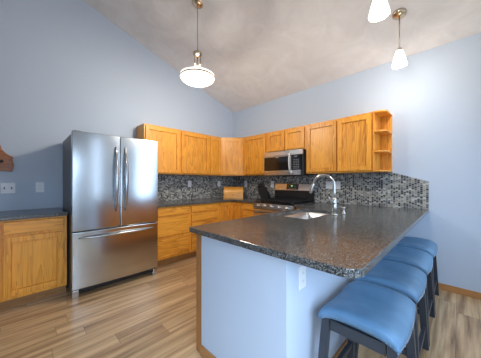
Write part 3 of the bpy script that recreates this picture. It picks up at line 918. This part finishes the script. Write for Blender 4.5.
mk('upper_glass', lathe(NB(), [(0.208, 2.531), (0.206, 2.553), (0.19, 2.561), (0.10, 2.568), (0.05, 2.579), (0.05, 2.577), (0.10, 2.562), (0.19, 2.553), (0.202, 2.546), (0.204, 2.531), (0.208, 2.531)], (bx_, by_, 0), 48), SHADEB, bl, smooth=True)


def point(name, loc, power, r=0.05, colr=WARM):
    l = bpy.data.lights.new(name, 'POINT'); l.energy = power; l.shadow_soft_size = r; l.color = colr
    o = bpy.data.objects.new(name, l); COL.objects.link(o); o.location = loc; return o


def mini(x, y, label, other):
    root = thing('mini_pendant_lamp', label, 'lamp', (x, y, 2.44), group='mini pendant lamps over the peninsula')
    cz = ceil_z(y)
    mk('canopy', canopy_bm(x, y), BRASS, root, smooth=True)
    mk('stem', tube(NB(), [(x, y, cz-0.027), (x, y, 2.66)], 0.006, 8), BRASS, root, smooth=True)
    mk('socket_cap', lathe(NB(), [(0, 2.665), (0.012, 2.665), (0.024, 2.65), (0.026, 2.625), (0, 2.625)], (x, y, 0), 20), BRASS, root, smooth=True)
    mk('glass_shade', lathe(NB(), [(0.027, 2.628), (0.036, 2.605), (0.050, 2.555), (0.062, 2.505), (0.068, 2.475), (0.065, 2.475), (0.059, 2.505), (0.047, 2.555), (0.032, 2.605), (0.024, 2.628)], (x, y, 0), 32), SHADE, root, smooth=True)
    mk('bulb', lathe(NB(), [(0, 2.49), (0.018, 2.497), (0.026, 2.52), (0.022, 2.55), (0.012, 2.58), (0.012, 2.624), (0, 2.624)], (x, y, 0), 20), SHADE, root, smooth=True)
    return root


mini(3.22, -0.61, 'white glass cone pendant lamp near the back wall with its canopy visible', 1)
mini(3.25, -1.571, 'white glass cone pendant lamp cut off by the top edge, nearer the stools', 1)

# light that the lamps give downward, plus one light added above the bowl
point('bowl_lamp_light', (bx_, by_, 2.38), 48, 0.08, (1.0, 0.91, 0.77))
point('added_bowl_uplight', (bx_, by_, 2.68), 4, 0.03, (1.0, 0.93, 0.82))  # extra light added to brighten the ceiling
point('mini_lamp_light', (3.22, -0.61, 2.42), 13, 0.04)
point('mini_lamp_light', (3.25, -1.571, 2.42), 13, 0.04)

# ------------------------------------------------------------------ counter stools (saddle seats)


def stool(y, label):
    cx0, hw, hl = 3.32, 0.175, 0.232          # centre x, half depth (x), half length (y)
    root = thing('counter_stool', label, 'stool', (cx0, y, 0), group='blue saddle stools along the peninsula')
    bm = NB(); nu, nv = 22, 26; grid = []
    for j in range(nv+1):
        v = -1+2*j/nv; row = []
        for i in range(nu+1):
            u = -1+2*i/nu
            # round the plan outline a little and drop the edges
            eu, ev = abs(u), abs(v)
            saddle = 0.030*(v*v) - 0.018*u*u
            edge = 0.024*(eu**6) + 0.018*(ev**9)
            bul = 0.006*(1-v*v)
            xx = u*(hw+bul) * (1-0.02*ev**4)
            yy = v*hl*(1-0.02*eu**4)
            row.append(bm.verts.new((cx0+xx, y+yy, 0.592+saddle-edge)))
        grid.append(row)
    for j in range(nv):
        for i in range(nu): bm.faces.new((grid[j][i], grid[j][i+1], grid[j+1][i+1], grid[j+1][i]))
    # skirt down to the seat board, following the saddle
    loop = [grid[0][i] for i in range(nu+1)] + [grid[j][nu] for j in range(1, nv+1)] + [grid[nv][i] for i in range(nu-1, -1, -1)] + [grid[j][0] for j in range(nv-1, 0, -1)]
    prev = loop; edgepts = []
    for (out, dz) in ((0.005, 0.009), (0.006, 0.026), (0.002, 0.043)):
        cur = []
        for vtx in loop:
            c = vtx.co; dx, dy = c.x-cx0, c.y-y
            k = 1+out/hw
            cur.append(bm.verts.new((cx0+dx*k, y+dy*(1+out/hl), c.z-dz)))
        for k in range(len(loop)):
            bm.faces.new((prev[k], prev[(k+1) % len(loop)], cur[(k+1) % len(loop)], cur[k]))
        prev = cur
    edgepts = [(v.co.x, v.co.y, v.co.z+0.010) for v in prev]
    bm.faces.new(prev[::-1]) if False else None
    # flat underside
    low = [bm.verts.new((v.co.x, v.co.y, v.co.z)) for v in prev]
    cen = bm.verts.new((cx0, y, 0.545))
    for k in range(len(prev)): bm.faces.new((prev[(k+1) % len(prev)], prev[k], cen))
    for v in low: bm.verts.remove(v)
    seat = mk('seat', bm, LEATHER, root, smooth=True)
    # nailheads
    nb = NB(); acc = 0; last = None
    per = edgepts+[edgepts[0]]
    for a, b in zip(per, per[1:]):
        a, b = Vector(a), Vector(b); seg = (b-a).length; t = 0
        while acc + (seg-t) >= 0.0165:
            t += 0.0165-acc; acc = 0
            p = a.lerp(b, t/seg)
            o_ = Vector((p.x-cx0, p.y-y, 0)); nrm = Vector((1 if o_.x > 0 else -1, 0, 0)) if abs(o_.x)/hw > abs(o_.y)/hl else Vector((0, 1 if o_.y > 0 else -1, 0))
            bmesh.ops.create_icosphere(nb, subdivisions=1, radius=0.0036, matrix=Matrix.Translation(p+nrm*0.003))
        acc += seg-t
    nh = mk('nailhead_trim', nb, NAIL, seat, smooth=True, label='row of small silver nailheads'); nh['kind'] = 'stuff'
    # apron
    ah, aw = 0.197, 0.142
    for s in (-1, 1):
        mk('apron', B(cx0-aw+0.02, y+s*ah-0.011, 0.478, cx0+aw-0.02, y+s*ah+0.011, 0.531), LEGM, root)
    for s in (-1, 1):
        mk('apron', B(cx0+s*aw-0.011, y-ah+0.02, 0.472, cx0+s*aw+0.011, y+ah-0.02, 0.520), LEGM, root)
    # splayed legs
    legs = {}
    for sx in (-1, 1):
        for sy in (-1, 1):
            t = Vector((cx0+sx*0.146, y+sy*0.196, 0.538)); f_ = Vector((cx0+sx*0.172, y+sy*0.248, 0.0))
            bm = NB(); bar(bm, f_, t, 0.040, 0.040, up=(0, 1, 0))
            for vtx in bm.verts:
                if vtx.co.z < 0.1: vtx.co.z = 0.0
            mk('leg', bm, LEGM, root, bevel=0.003); legs[sx, sy] = (f_, t)

    def at(k, z):
        f_, t = legs[k]; return f_.lerp(t, z/0.538)
    for sx in (-1, 1): mk('stretcher', bar(NB(), at((sx, -1), 0.16), at((sx, 1), 0.16), 0.022, 0.034), LEGM, root)
    for sy in (-1, 1): mk('stretcher', bar(NB(), at((-1, sy), 0.27), at((1, sy), 0.27), 0.022, 0.034), LEGM, root)
    return root


s1 = stool(-2.10, 'blue leatherette saddle stool nearest the camera, whole seat top in view')
for yy, lb in ((-1.55, 'blue saddle stool second from the near end of the peninsula'),
               (-1.0, 'blue saddle stool between the second stool and the one by the wall'),
               (-0.45, 'shaded blue saddle stool farthest back, next to the oak baseboard')):
    c = copy_tree(s1); c.location = (3.32, yy, 0); c['label'] = lb
